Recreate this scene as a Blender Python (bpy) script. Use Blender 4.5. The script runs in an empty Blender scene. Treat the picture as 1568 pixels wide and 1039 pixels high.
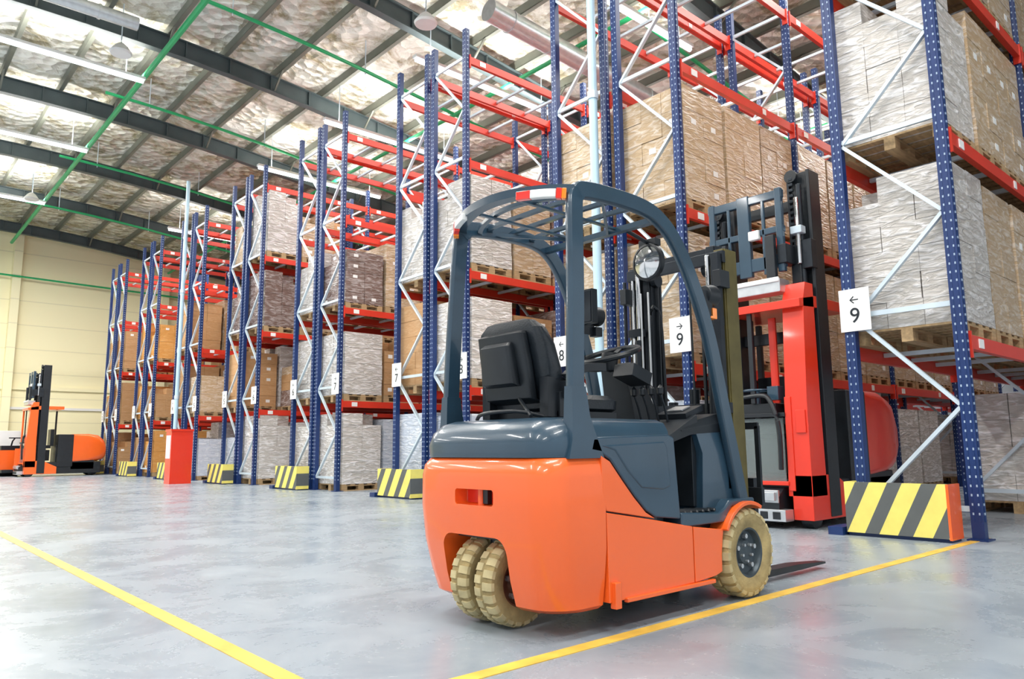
import bpy, bmesh, math, random
from mathutils import Vector, Matrix
random.seed(7)
scene = bpy.context.scene
COL = scene.collection
# ------------------------------------------------------------------ materials
def newmat(name):
    m = bpy.data.materials.new(name); m.use_nodes = True
    nt = m.node_tree
    return m, nt, nt.nodes["Principled BSDF"]

def mat(name, col, rough=0.5, metal=0.0, var=0.06, scale=8.0, bump=0.0, bscale=40.0, coat=0.0, emis=None, es=0, sx=(1,1,1)):
    m, nt, b = newmat(name)
    tc = nt.nodes.new("ShaderNodeTexCoord")
    mp = nt.nodes.new("ShaderNodeMapping"); mp.inputs["Scale"].default_value = sx
    nt.links.new(tc.outputs["Object"], mp.inputs["Vector"])
    n = nt.nodes.new("ShaderNodeTexNoise"); n.inputs["Scale"].default_value = scale; n.inputs["Detail"].default_value = 4
    nt.links.new(mp.outputs[0], n.inputs["Vector"])
    r = nt.nodes.new("ShaderNodeValToRGB")
    r.color_ramp.elements[0].position = 0.3; r.color_ramp.elements[1].position = 0.7
    r.color_ramp.elements[0].color = tuple(max(0, c*(1-var)) for c in col)+(1,)
    r.color_ramp.elements[1].color = tuple(min(1, c*(1+var)) for c in col)+(1,)
    nt.links.new(n.outputs["Fac"], r.inputs["Fac"]); nt.links.new(r.outputs["Color"], b.inputs["Base Color"])
    b.inputs["Roughness"].default_value = rough; b.inputs["Metallic"].default_value = metal
    b.inputs["Coat Weight"].default_value = coat; b.inputs["Coat Roughness"].default_value = 0.08
    if bump > 0:
        n2 = nt.nodes.new("ShaderNodeTexNoise"); n2.inputs["Scale"].default_value = bscale
        nt.links.new(mp.outputs[0], n2.inputs["Vector"])
        bp = nt.nodes.new("ShaderNodeBump"); bp.inputs["Strength"].default_value = bump; bp.inputs["Distance"].default_value = 0.02
        nt.links.new(n2.outputs["Fac"], bp.inputs["Height"]); nt.links.new(bp.outputs[0], b.inputs["Normal"])
    if emis:
        b.inputs["Emission Color"].default_value = emis+(1,); b.inputs["Emission Strength"].default_value = es
    return m

M = {}
M['orange'] = mat("orange_paint", (0.93, 0.14, 0.018), 0.33, 0, 0.02, 3, coat=0.6)
M['red'] = mat("red_paint", (0.80, 0.035, 0.010), 0.32, 0, 0.03, 3, coat=0.4)
M['slate'] = mat("slate_paint", (0.022, 0.056, 0.092), 0.33, 0, 0.08, 5, coat=0.5, bump=0.03, bscale=150)
M['black'] = mat("black_plastic", (0.010, 0.014, 0.019), 0.40, 0, 0.2, 10)
M['vinyl'] = mat("seat_vinyl", (0.011, 0.016, 0.022), 0.34, 0, 0.2, 20, bump=0.1, bscale=120)
M['steel'] = mat("dark_steel", (0.022, 0.028, 0.036), 0.4, 0.5, 0.2, 12)
M['chrome'] = mat("chrome", (0.8, 0.8, 0.8), 0.12, 1.0, 0.05, 8)
M['alu'] = mat("brushed_aluminium", (0.62, 0.64, 0.66), 0.35, 0.8, 0.08, 12)
M['olive_refl'] = mat("mast_steel_olive_reflection", (0.115, 0.095, 0.03), 0.45, 0.3, 0.2, 8)  # dark mast steel with an olive reflection painted into its colour
M['tyre'] = mat("non_marking_tyre_rubber", (0.38, 0.29, 0.13), 0.8, 0, 0.35, 9, bump=0.2, bscale=60)
M['tyre_lt'] = mat("tyre_lug_rubber", (0.50, 0.42, 0.23), 0.8, 0, 0.25, 12)
M['rim'] = mat("wheel_rim", (0.055, 0.075, 0.09), 0.45, 0.4, 0.2, 10)
M['rust'] = mat("rusty_rim", (0.13, 0.055, 0.03), 0.6, 0.2, 0.3, 14)
M['blue'] = mat("rack_blue", (0.006, 0.030, 0.135), 0.4, 0, 0.12, 2)
M['beam'] = mat("rack_red_beam", (0.66, 0.036, 0.016), 0.4, 0, 0.08, 2)
M['galv'] = mat("galvanised_brace", (0.62, 0.72, 0.80), 0.4, 0.3, 0.08, 4)
M['wood'] = mat("pallet_wood", (0.40, 0.27, 0.14), 0.8, 0, 0.25, 3, sx=(1, 12, 12))
M['white'] = mat("white_plastic", (0.85, 0.85, 0.84), 0.5, 0, 0.02, 4)
M['glass_red'] = mat("red_lamp_lens", (0.8, 0.03, 0.02), 0.15, 0, 0.05, 30, coat=1, emis=(1, .05, .02), es=0.15)
M['glass_amber'] = mat("amber_lamp_lens", (0.95, 0.25, 0.02), 0.15, 0, 0.05, 30, coat=1, emis=(1, .3, .02), es=0.2)
M['green'] = mat("green_pipe", (0.02, 0.42, 0.15), 0.4, 0, 0.08, 3)
M['rafter'] = mat("rafter_steel", (0.07, 0.095, 0.10), 0.5, 0.1, 0.15, 2)
M['purlin'] = mat("purlin_steel", (0.17, 0.18, 0.15), 0.5, 0.3, 0.12, 2)
M['pole'] = mat("pale_blue_pipe", (0.50, 0.70, 0.82), 0.35, 0, 0.04, 3)
M['tube'] = mat("fluorescent_tube", (0.95, 0.97, 1), 0.4, emis=(0.80, 0.92, 1.0), es=3)

def slots_mat():
    m, nt, b = newmat("slotted_post_face")
    tc = nt.nodes.new("ShaderNodeTexCoord"); sp = nt.nodes.new("ShaderNodeSeparateXYZ")
    nt.links.new(tc.outputs["Object"], sp.inputs[0])
    mu = nt.nodes.new("ShaderNodeMath"); mu.operation = 'MULTIPLY'; mu.inputs[1].default_value = 1/0.075
    fr = nt.nodes.new("ShaderNodeMath"); fr.operation = 'FRACT'
    gt = nt.nodes.new("ShaderNodeMath"); gt.operation = 'GREATER_THAN'; gt.inputs[1].default_value = 0.74
    mx = nt.nodes.new("ShaderNodeMix"); mx.data_type = 'RGBA'
    mx.inputs[6].default_value = (0.006, 0.030, 0.135, 1); mx.inputs[7].default_value = (0.36, 0.46, 0.60, 1)
    nt.links.new(sp.outputs["Z"], mu.inputs[0]); nt.links.new(mu.outputs[0], fr.inputs[0]); nt.links.new(fr.outputs[0], gt.inputs[0])
    nt.links.new(gt.outputs[0], mx.inputs[0]); nt.links.new(mx.outputs[2], b.inputs["Base Color"])
    b.inputs["Roughness"].default_value = 0.4
    return m
M['slots'] = slots_mat()

def stripes_mat():
    m, nt, b = newmat("hazard_stripes")
    tc = nt.nodes.new("ShaderNodeTexCoord"); sp = nt.nodes.new("ShaderNodeSeparateXYZ")
    nt.links.new(tc.outputs["Object"], sp.inputs[0])
    a = nt.nodes.new("ShaderNodeMath"); a.operation = 'MULTIPLY_ADD'; a.inputs[1].default_value = 0.5
    nt.links.new(sp.outputs["Z"], a.inputs[0]); nt.links.new(sp.outputs["Y"], a.inputs[2])
    mu = nt.nodes.new("ShaderNodeMath"); mu.operation = 'MULTIPLY'; mu.inputs[1].default_value = 1/0.27
    fr = nt.nodes.new("ShaderNodeMath"); fr.operation = 'FRACT'
    gt = nt.nodes.new("ShaderNodeMath"); gt.operation = 'GREATER_THAN'; gt.inputs[1].default_value = 0.56
    n = nt.nodes.new("ShaderNodeTexNoise"); n.inputs["Scale"].default_value = 9; n.inputs["Detail"].default_value = 6
    nt.links.new(tc.outputs["Object"], n.inputs["Vector"])
    mx = nt.nodes.new("ShaderNodeMix"); mx.data_type = 'RGBA'
    mx.inputs[6].default_value = (1.0, 0.86, 0.2, 1); mx.inputs[7].default_value = (0.12, 0.13, 0.13, 1)
    nt.links.new(a.outputs[0], mu.inputs[0]); nt.links.new(mu.outputs[0], fr.inputs[0]); nt.links.new(fr.outputs[0], gt.inputs[0])
    nt.links.new(gt.outputs[0], mx.inputs[0])
    mx2 = nt.nodes.new("ShaderNodeMix"); mx2.data_type = 'RGBA'; mx2.blend_type = 'MULTIPLY'; mx2.inputs[0].default_value = 0.25
    nt.links.new(mx.outputs[2], mx2.inputs[6]); nt.links.new(n.outputs["Fac"], mx2.inputs[7])
    nt.links.new(mx2.outputs[2], b.inputs["Base Color"]); b.inputs["Roughness"].default_value = 0.5
    return m
M['stripes'] = stripes_mat()

def wrap_mat(name, col, col2, wrapped=0.5):
    """carton load under stretch film: carton colour with glossy crumpled whitish streaks"""
    m, nt, b = newmat(name)
    tc = nt.nodes.new("ShaderNodeTexCoord")
    oi = nt.nodes.new("ShaderNodeObjectInfo")
    mp = nt.nodes.new("ShaderNodeMapping"); mp.inputs["Scale"].default_value = (2.2, 2.2, 9); mp.inputs["Rotation"].default_value = (0.25, 0.2, 0)
    nt.links.new(tc.outputs["Object"], mp.inputs["Vector"]); nt.links.new(oi.outputs["Location"], mp.inputs["Location"])
    n = nt.nodes.new("ShaderNodeTexNoise"); n.inputs["Scale"].default_value = 2.3; n.inputs["Detail"].default_value = 7; n.inputs["Distortion"].default_value = 1.2
    nt.links.new(mp.outputs[0], n.inputs["Vector"])
    r = nt.nodes.new("ShaderNodeValToRGB")
    r.color_ramp.elements[0].position = 0.46; r.color_ramp.elements[1].position = 0.70
    r.color_ramp.elements[0].color = col+(1,)
    f = wrapped
    r.color_ramp.elements[1].color = tuple(a*(1-f)+c*f for a, c in zip(col, col2))+(1,)
    nt.links.new(n.outputs["Fac"], r.inputs["Fac"])
    # each load differs slightly in shade
    hs = nt.nodes.new("ShaderNodeHueSaturation")
    mr = nt.nodes.new("ShaderNodeMapRange"); mr.inputs[3].default_value = 0.78; mr.inputs[4].default_value = 1.12
    nt.links.new(oi.outputs["Random"], mr.inputs[0]); nt.links.new(mr.outputs[0], hs.inputs["Value"])
    nt.links.new(r.outputs["Color"], hs.inputs["Color"]); nt.links.new(hs.outputs[0], b.inputs["Base Color"])
    b.inputs["Roughness"].default_value = 0.22 if wrapped > 0.3 else 0.6
    bp = nt.nodes.new("ShaderNodeBump"); bp.inputs["Strength"].default_value = 0.9*wrapped+0.05; bp.inputs["Distance"].default_value = 0.04
    nt.links.new(n.outputs["Fac"], bp.inputs["Height"]); nt.links.new(bp.outputs[0], b.inputs["Normal"])
    return m
M['w_white'] = wrap_mat("white_wrapped_cartons", (0.58, 0.54, 0.50), (1.0, 0.98, 0.99), 0.9)
M['w_beige'] = wrap_mat("beige_wrapped_cartons", (0.50, 0.36, 0.22), (0.92, 0.86, 0.80), 0.5)
M['w_card'] = wrap_mat("brown_cartons", (0.48, 0.27, 0.12), (0.75, 0.56, 0.38), 0.2)
M['w_dark'] = wrap_mat("dark_wrapped_cartons", (0.20, 0.13, 0.11), (0.8, 0.76, 0.76), 0.5)
M['w_blue'] = wrap_mat("pale_blue_crates", (0.58, 0.64, 0.74), (0.95, 0.97, 1), 0.7)
M['w_orange'] = wrap_mat("orange_brown_cartons", (0.66, 0.30, 0.07), (0.85, 0.6, 0.3), 0.25)

# ------------------------------------------------------------------ mesh builder
class MB:
    def __init__(s): s.v = []; s.f = []; s.mi = []; s.mats = []
    def m(s, k):
        if k not in s.mats: s.mats.append(k)
        return s.mats.index(k)
    def add(s, vs, fs, k):
        o = len(s.v); s.v += [tuple(v) for v in vs]; i = s.m(k)
        for f in fs: s.f.append(tuple(o+a for a in f)); s.mi.append(i)
    def box(s, c, d, k, R=None):
        x, y, z = d[0]/2, d[1]/2, d[2]/2
        vs = [Vector(p) for p in [(-x,-y,-z),(x,-y,-z),(x,y,-z),(-x,y,-z),(-x,-y,z),(x,-y,z),(x,y,z),(-x,y,z)]]
        if R is not None: vs = [R @ v for v in vs]
        vs = [v+Vector(c) for v in vs]
        s.add(vs, [(0,3,2,1),(4,5,6,7),(0,1,5,4),(1,2,6,5),(2,3,7,6),(3,0,4,7)], k)
    def bx(s, x0, x1, y0, y1, z0, z1, k):
        s.box(((x0+x1)/2,(y0+y1)/2,(z0+z1)/2), (abs(x1-x0),abs(y1-y0),abs(z1-z0)), k)
    def frame(s, d, up=(0,0,1)):
        d = Vector(d).normalized(); u = Vector(up)
        if abs(d.dot(u)) > 0.97: u = Vector((1,0,0))
        a = d.cross(u).normalized(); b = a.cross(d).normalized()
        return a, b
    def bar(s, p, q, w, h, k, up=(0,0,1)):
        p, q = Vector(p), Vector(q); a, b = s.frame(q-p, up)
        vs = [c+a*i*w/2+b*j*h/2 for c in (p, q) for i, j in ((-1,-1),(1,-1),(1,1),(-1,1))]
        s.add(vs, [(0,1,2,3),(7,6,5,4),(0,4,5,1),(1,5,6,2),(2,6,7,3),(3,7,4,0)], k)
    def sweep(s, path, prof, k, up=(0,0,1), ref=None):
        P = [Vector(p) for p in path]; n = len(prof); vs = []
        for i, p in enumerate(P):
            if i == 0: d = P[1]-P[0]
            elif i == len(P)-1: d = P[-1]-P[-2]
            else: d = (P[i+1]-P[i]).normalized()+(P[i]-P[i-1]).normalized()
            if ref is not None:
                a = Vector(ref).normalized(); dn = d.normalized(); a = (a-dn*a.dot(dn)).normalized(); b = a.cross(dn)
            else: a, b = s.frame(d, up)
            vs += [p+a*x+b*y for x, y in prof]
        fs = []
        for i in range(len(P)-1):
            for j in range(n):
                fs.append((i*n+j, i*n+(j+1)%n, (i+1)*n+(j+1)%n, (i+1)*n+j))
        fs.append(tuple(range(n))[::-1]); fs.append(tuple(range((len(P)-1)*n, len(P)*n)))
        s.add(vs, fs, k)
    def tube(s, path, r, k, n=10, **kw):
        s.sweep(path, [(r*math.cos(2*math.pi*i/n), r*math.sin(2*math.pi*i/n)) for i in range(n)], k, **kw)
    def cyl(s, p, q, r, k, n=16): s.tube([p, q], r, k, n)
    def lathe(s, prof, c, k, axis='Y', n=32, a0=0, a1=2*math.pi, close=False):
        c = Vector(c); vs = []; full = abs(a1-a0-2*math.pi) < 1e-6
        cnt = n if full else n+1
        for i in range(cnt):
            t = a0+(a1-a0)*i/n; cs, sn = math.cos(t), math.sin(t)
            for r, h in prof:
                if axis == 'Y': vs.append(c+Vector((r*cs, h, r*sn)))
                elif axis == 'X': vs.append(c+Vector((h, r*cs, r*sn)))
                else: vs.append(c+Vector((r*cs, r*sn, h)))
        m = len(prof); fs = []
        for i in range(n):
            j = (i+1) % cnt
            for q in range(m-1 if not close else m):
                fs.append((i*m+q, i*m+(q+1)%m, j*m+(q+1)%m, j*m+q))
        s.add(vs, fs, k)
    def loft(s, secs, k, caps=True):
        n = len(secs[0]); vs = [p for sc in secs for p in sc]; fs = []
        for i in range(len(secs)-1):
            for j in range(n): fs.append((i*n+j, i*n+(j+1)%n, (i+1)*n+(j+1)%n, (i+1)*n+j))
        if caps: fs.append(tuple(range(n))[::-1]); fs.append(tuple(range((len(secs)-1)*n, len(secs)*n)))
        s.add(vs, fs, k)
    def prism(s, poly, y0, y1, k):
        s.loft([[(x, y0, z) for x, z in poly], [(x, y1, z) for x, z in poly]], k)
    def mesh(s, name, angle=35):
        me = bpy.data.meshes.new(name); me.from_pydata(s.v, [], s.f)
        for k in s.mats: me.materials.append(M[k])
        me.polygons.foreach_set("material_index", s.mi)
        bm = bmesh.new(); bm.from_mesh(me); bmesh.ops.recalc_face_normals(bm, faces=bm.faces)
        th = math.radians(angle)
        for f in bm.faces: f.smooth = True
        for e in bm.edges:
            if len(e.link_faces) != 2 or e.calc_face_angle(0) > th: e.smooth = False
        bm.to_mesh(me); bm.free(); me.update()
        return me
    def obj(s, name, parent=None, loc=(0,0,0), bevel=0, seg=2, angle=35):
        o = bpy.data.objects.new(name, s.mesh(name, angle)); COL.objects.link(o); o.location = loc
        if parent: o.parent = parent
        if bevel > 0:
            b = o.modifiers.new("b", 'BEVEL'); b.width = bevel; b.segments = seg; b.limit_method = 'ANGLE'; b.angle_limit = math.radians(angle); b.harden_normals = True
        return o
def empty(name, loc=(0,0,0), rz=0):
    e = bpy.data.objects.new(name, None); COL.objects.link(e); e.location = loc; e.rotation_euler = (0,0,rz); e.empty_display_size = 0.2; return e
def inst(name, me, loc, rz=0, parent=None):
    o = bpy.data.objects.new(name, me); COL.objects.link(o); o.location = loc; o.rotation_euler = (0,0,rz)
    if parent: o.parent = parent
    return o
def boolean(o, cutters):
    for c in cutters:
        b = o.modifiers.new("bool", 'BOOLEAN'); b.operation = 'DIFFERENCE'; b.object = c; b.solver = 'EXACT'
    dg = bpy.context.evaluated_depsgraph_get(); dg.update()
    me = bpy.data.meshes.new_from_object(o.evaluated_get(dg)); o.modifiers.clear(); o.data = me
    for c in cutters: bpy.data.objects.remove(c)
    bm = bmesh.new(); bm.from_mesh(me)
    for f in bm.faces: f.smooth = True
    for e in bm.edges: e.smooth = not (len(e.link_faces) != 2 or e.calc_face_angle(0) > math.radians(32))
    bm.to_mesh(me); bm.free()
def smooth_path(pts, n=6):
    P = [Vector(p) for p in pts]; out = []
    for i in range(len(P)-1):
        p0 = P[max(i-1, 0)]; p1 = P[i]; p2 = P[i+1]; p3 = P[min(i+2, len(P)-1)]
        for j in range(n):
            t = j/n
            out.append(0.5*((2*p1)+(-p0+p2)*t+(2*p0-5*p1+4*p2-p3)*t*t+(-p0+3*p1-3*p2+p3)*t**3))
    out.append(P[-1]); return out

# ------------------------------------------------------------------ floor
def floor_mat():
    m, nt, b = newmat("polished_concrete")
    tc = nt.nodes.new("ShaderNodeTexCoord")
    n1 = nt.nodes.new("ShaderNodeTexNoise"); n1.inputs["Scale"].default_value = 0.55; n1.inputs["Detail"].default_value = 8; n1.inputs["Roughness"].default_value = 0.65
    n2 = nt.nodes.new("ShaderNodeTexNoise"); n2.inputs["Scale"].default_value = 1.6; n2.inputs["Detail"].default_value = 12; n2.inputs["Roughness"].default_value = 0.7; n2.inputs["Distortion"].default_value = 0.5
    nt.links.new(tc.outputs["Object"], n1.inputs["Vector"]); nt.links.new(tc.outputs["Object"], n2.inputs["Vector"])
    mx = nt.nodes.new("ShaderNodeMix"); mx.data_type = 'FLOAT'; mx.inputs[0].default_value = 0.5
    nt.links.new(n1.outputs["Fac"], mx.inputs[2]); nt.links.new(n2.outputs["Fac"], mx.inputs[3])
    r = nt.nodes.new("ShaderNodeValToRGB")
    r.color_ramp.elements[0].position = 0.32; r.color_ramp.elements[0].color = (0.215, 0.265, 0.32, 1)
    r.color_ramp.elements[1].position = 0.66; r.color_ramp.elements[1].color = (0.37, 0.42, 0.46, 1)
    nt.links.new(mx.outputs[0], r.inputs["Fac"]); nt.links.new(r.outputs["Color"], b.inputs["Base Color"])
    rr = nt.nodes.new("ShaderNodeMapRange"); rr.inputs[1].default_value = 0.35; rr.inputs[2].default_value = 0.65; rr.inputs[3].default_value = 0.2; rr.inputs[4].default_value = 0.36
    nt.links.new(n2.outputs["Fac"], rr.inputs[0]); nt.links.new(rr.outputs[0], b.inputs["Roughness"])
    bp = nt.nodes.new("ShaderNodeBump"); bp.inputs["Strength"].default_value = 0.03; bp.inputs["Distance"].default_value = 0.02
    nt.links.new(n2.outputs["Fac"], bp.inputs["Height"]); nt.links.new(bp.outputs[0], b.inputs["Normal"])
    return m
M['floor'] = floor_mat()
X0, X1, Y0, Y1 = -16.0, 26.0, -12.0, 36.0
b = MB(); b.bx(X0, X1, Y0, Y1, -0.1, 0, 'floor'); b.obj("floor")
M['yline'] = mat("yellow_floor_paint", (0.84, 0.52, 0.09), 0.4, 0, 0.25, 6)
b = MB()
b.bx(1.20, 7.2, 2.095, 2.165, 0.0, 0.003, 'yline')
b.bx(1.19, 1.265, 2.165, 30, 0.0, 0.003, 'yline')
b.obj("floor_marking_lines")

# ------------------------------------------------------------------ roof
def zr(x):
    if x > 9: return 10.2-0.36-0.105*(x-9)
    if x < -3: return 10.2-0.36-0.11*(-3-x)
    return 10.2-0.010*(x-3)**2
def foil_mat():
    m, nt, b = newmat("foil_insulation")
    tc = nt.nodes.new("ShaderNodeTexCoord")
    n = nt.nodes.new("ShaderNodeTexNoise"); n.inputs["Scale"].default_value = 1.1; n.inputs["Detail"].default_value = 9; n.inputs["Roughness"].default_value = 0.72; n.inputs["Distortion"].default_value = 0.8
    v = nt.nodes.new("ShaderNodeTexVoronoi"); v.inputs["Scale"].default_value = 4.0
    nt.links.new(tc.outputs["Object"], n.inputs["Vector"]); nt.links.new(tc.outputs["Object"], v.inputs["Vector"])
    r = nt.nodes.new("ShaderNodeValToRGB")
    r.color_ramp.elements[0].position = 0.38; r.color_ramp.elements[0].color = (0.50, 0.44, 0.29, 1)
    r.color_ramp.elements[1].position = 0.53; r.color_ramp.elements[1].color = (1.0, 0.99, 0.92, 1)
    nt.links.new(n.outputs["Fac"], r.inputs["Fac"]); nt.links.new(r.outputs["Color"], b.inputs["Base Color"])
    b.inputs["Metallic"].default_value = 0.55; b.inputs["Roughness"].default_value = 0.24
    bp = nt.nodes.new("ShaderNodeBump"); bp.inputs["Strength"].default_value = 1.0; bp.inputs["Distance"].default_value = 0.13
    ad = nt.nodes.new("ShaderNodeMath"); ad.operation = 'ADD'
    nt.links.new(n.outputs["Fac"], ad.inputs[0]); nt.links.new(v.outputs["Distance"], ad.inputs[1])
    nt.links.new(ad.outputs[0], bp.inputs["Height"]); nt.links.new(bp.outputs[0], b.inputs["Normal"])
    return m
M['foil'] = foil_mat()
xs = [X0+i*1.0 for i in range(int(X1-X0)+1)]
px = []; x = X0+0.6
while x < X1: px.append(x); x += 1.25
b = MB(); gx = []
for i in range(len(px)-1):
    for j in range(5):
        t = j/5; xx = px[i]+t*1.25; gx.append((xx, zr(xx)-.05*math.sin(math.pi*t)))
gx = [(X0, zr(X0))]+gx+[(px[-1], zr(px[-1])), (X1, zr(X1))]
vs = []; fs = []
for x, z in gx:
    vs += [(x, Y0, z), (x, Y1, z), (x, Y0, zr(x)+.15), (x, Y1, zr(x)+.15)]
for i in range(len(gx)-1):
    o = i*4; fs += [(o, o+4, o+5, o+1), (o+2, o+3, o+7, o+6)]
b.add(vs, fs, 'foil'); b.obj("ceiling")
b = MB()
for x in px:
    z = zr(x)
    b.bx(x-0.02, x+0.02, Y0, Y1, z-0.22, z-0.02, 'purlin'); b.bx(x-0.02, x+0.07, Y0, Y1, z-0.23, z-0.21, 'purlin')
b.obj("ceiling_purlins")
raft_y = [Y0+1+i*4.6 for i in range(11)]
RT, RB = -.23, -.62
b = MB()
for y in raft_y:
    if y > Y1-0.5: continue
    pts = [(x, zr(x)+RT) for x in xs]; lo = [(x, zr(x)+RB) for x in xs]
    b.loft([[(x, y-0.015, z) for x, z in pts+lo[::-1]], [(x, y+0.015, z) for x, z in pts+lo[::-1]]], 'rafter')
    for i in range(len(xs)-1):
        for dz in (RT, RB):
            b.bar((xs[i], y, zr(xs[i])+dz), (xs[i+1], y, zr(xs[i+1])+dz), 0.18, 0.025, 'rafter')
    for x in px[::2]:
        for sg in (-1, 1):
            b.bar((x, y+sg*0.02, zr(x)+RB+.02), (x, y+sg*0.5, zr(x)-0.2), 0.04, 0.04, 'purlin')
    for x in xs:
        b.bx(x-0.012, x+0.012, y-0.08, y+0.08, zr(x)+RB, zr(x)+RT, 'rafter')
b.obj("roof_rafters")
b = MB()
b.tube([(4.4, Y0+1, 9.25), (4.4, Y1-0.5, 9.25)], 0.06, 'green', 10)
b.tube([(10.5, Y0+1, zr(10.5)-0.8), (10.5, Y1-0.5, zr(10.5)-0.8)], 0.05, 'green', 10)
b.tube([(17, Y0+1, zr(17)-0.6), (17, Y1-0.5, zr(17)-0.6)], 0.05, 'green', 10)
for y in (8.2, 13.8, 19.2, 24.4, 29.8):
    b.tube([(x, y, zr(x)-0.78) for x in xs if 4 <= x < X1-.5], 0.04, 'green', 8)
    for x in xs[::3]:
        if 4 < x < X1-.5: b.cyl((x, y, zr(x)-0.86), (x, y, zr(x)-0.05), 0.012, 'galv', 6)
b.obj("sprinkler_pipes")
# strip lamps : tubes, plus an added upward fill to brighten the ceiling
def strip_lamp(xc, y, z, L, power, up=0):
    e = empty("strip_light", (xc, y, z))
    b = MB()
    b.bx(-L/2, L/2, -0.07, 0.07, 0.04, 0.10, 'white'); b.cyl((-L/2+.03, 0, 0), (L/2-.03, 0, 0), 0.045, 'tube', 10)
    for s in (-1, 1): b.cyl((s*L*.4, 0, .1), (s*L*.4, 0, zr(xc+s*L*.4)-z-.07), 0.01, 'galv', 6)
    b.obj("lamp_body", e)
    ld = bpy.data.lights.new("strip_lamp_light", 'AREA'); ld.shape = 'RECTANGLE'
    ld.size = L; ld.size_y = 0.3; ld.energy = power; ld.color = (1.0, 0.97, 0.93)
    lo = bpy.data.objects.new("lamp_light", ld); COL.objects.link(lo); lo.parent = e; lo.location = (0, 0, -0.08)
    if up:  # added area light brightening the foil above, not a tube of the fixture
        ld = bpy.data.lights.new("added_ceiling_fill_light", 'AREA'); ld.shape = 'RECTANGLE'
        ld.size = L; ld.size_y = 0.14; ld.energy = up; ld.color = (1.0, 0.98, 0.93)
        lo = bpy.data.objects.new("added_ceiling_fill", ld); COL.objects.link(lo); lo.parent = e; lo.location = (0, 0, 0.12); lo.rotation_euler = (math.pi, 0, 0)
for y in (-4, 1, 6.5, 11.9, 17.4, 22.7, 28.6):
    strip_lamp(2.4, y, 9.1, 4.0, 400 if y < 20 else 700, 210)
    strip_lamp(-6, y, 8.6, 4.0, 360, 0)
for y in (4.1, 7.95, 11.85, 15.7, 19.6, 27.4):
    for x in (10, 17):
        strip_lamp(x, y, zr(x)-1.1, 4.0, 190, 110)
def globe(loc):
    b = MB(); b.lathe([(0.0, -0.02), (0.2, -0.02), (0.22, 0.02), (0.12, 0.16), (0.05, 0.22), (0, 0.24)], (0,0,0), 'white', 'Z', 20)
    b.cyl((0,0,.2), (0,0,zr(loc[0])-loc[2]-.08), 0.012, 'galv', 6); b.obj("bell_lamp", None, loc)
globe((3.6, 16.2, 9.0)); globe((7.4, 10.6, 8.6)); globe((3.9, 28.0, 9.0))

# ------------------------------------------------------------------ walls
def panel_mat(name, col):
    m, nt, b = newmat(name)
    tc = nt.nodes.new("ShaderNodeTexCoord"); sp = nt.nodes.new("ShaderNodeSeparateXYZ"); nt.links.new(tc.outputs["Object"], sp.inputs[0])
    fr = nt.nodes.new("ShaderNodeMath"); fr.operation = 'FRACT'
    gt = nt.nodes.new("ShaderNodeMath"); gt.operation = 'GREATER_THAN'; gt.inputs[1].default_value = 0.96
    mx = nt.nodes.new("ShaderNodeMix"); mx.data_type = 'RGBA'; mx.inputs[6].default_value = col+(1,); mx.inputs[7].default_value = tuple(c*.85 for c in col)+(1,)
    nt.links.new(sp.outputs["Z"], fr.inputs[0]); nt.links.new(fr.outputs[0], gt.inputs[0]); nt.links.new(gt.outputs[0], mx.inputs[0])
    nt.links.new(mx.outputs[2], b.inputs["Base Color"]); b.inputs["Roughness"].default_value = 0.5
    return m
M['cream'] = panel_mat("cream_wall_panels", (0.99, 0.92, 0.60))
M['greywall'] = panel_mat("grey_wall_panels", (0.55, 0.62, 0.66))
b = MB()
pts = [(x, 0) for x in (X0, X1)]+[(x, zr(x)) for x in reversed(xs)]
b.prism(pts, Y1, Y1+0.2, 'cream'); b.obj("wall_far")
b = MB(); b.bx(X1, X1+0.2, Y0, Y1+0.2, 0, zr(X1)+.15, 'greywall'); b.obj("wall_right")
b = MB()
for x in (-8, -2, 4.7, 10.5, 17):
    b.bx(x-0.15, x+0.15, Y1-0.35, Y1-0.02, 0, zr(x)-0.3, 'cream')
b.bx(X0, X1, Y1-0.1, Y1-0.02, 3.3, 3.45, 'cream'); b.bx(X0, X1, Y1-0.1, Y1-0.02, 2.5, 2.6, 'white')
b.obj("trim_wall_columns")
b = MB(); b.tube([(X0+.1, Y1-.42, 8.2), (X1-.1, Y1-.42, 7.6)], 0.04, 'green', 8)
b.obj("wall_pipe")

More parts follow.
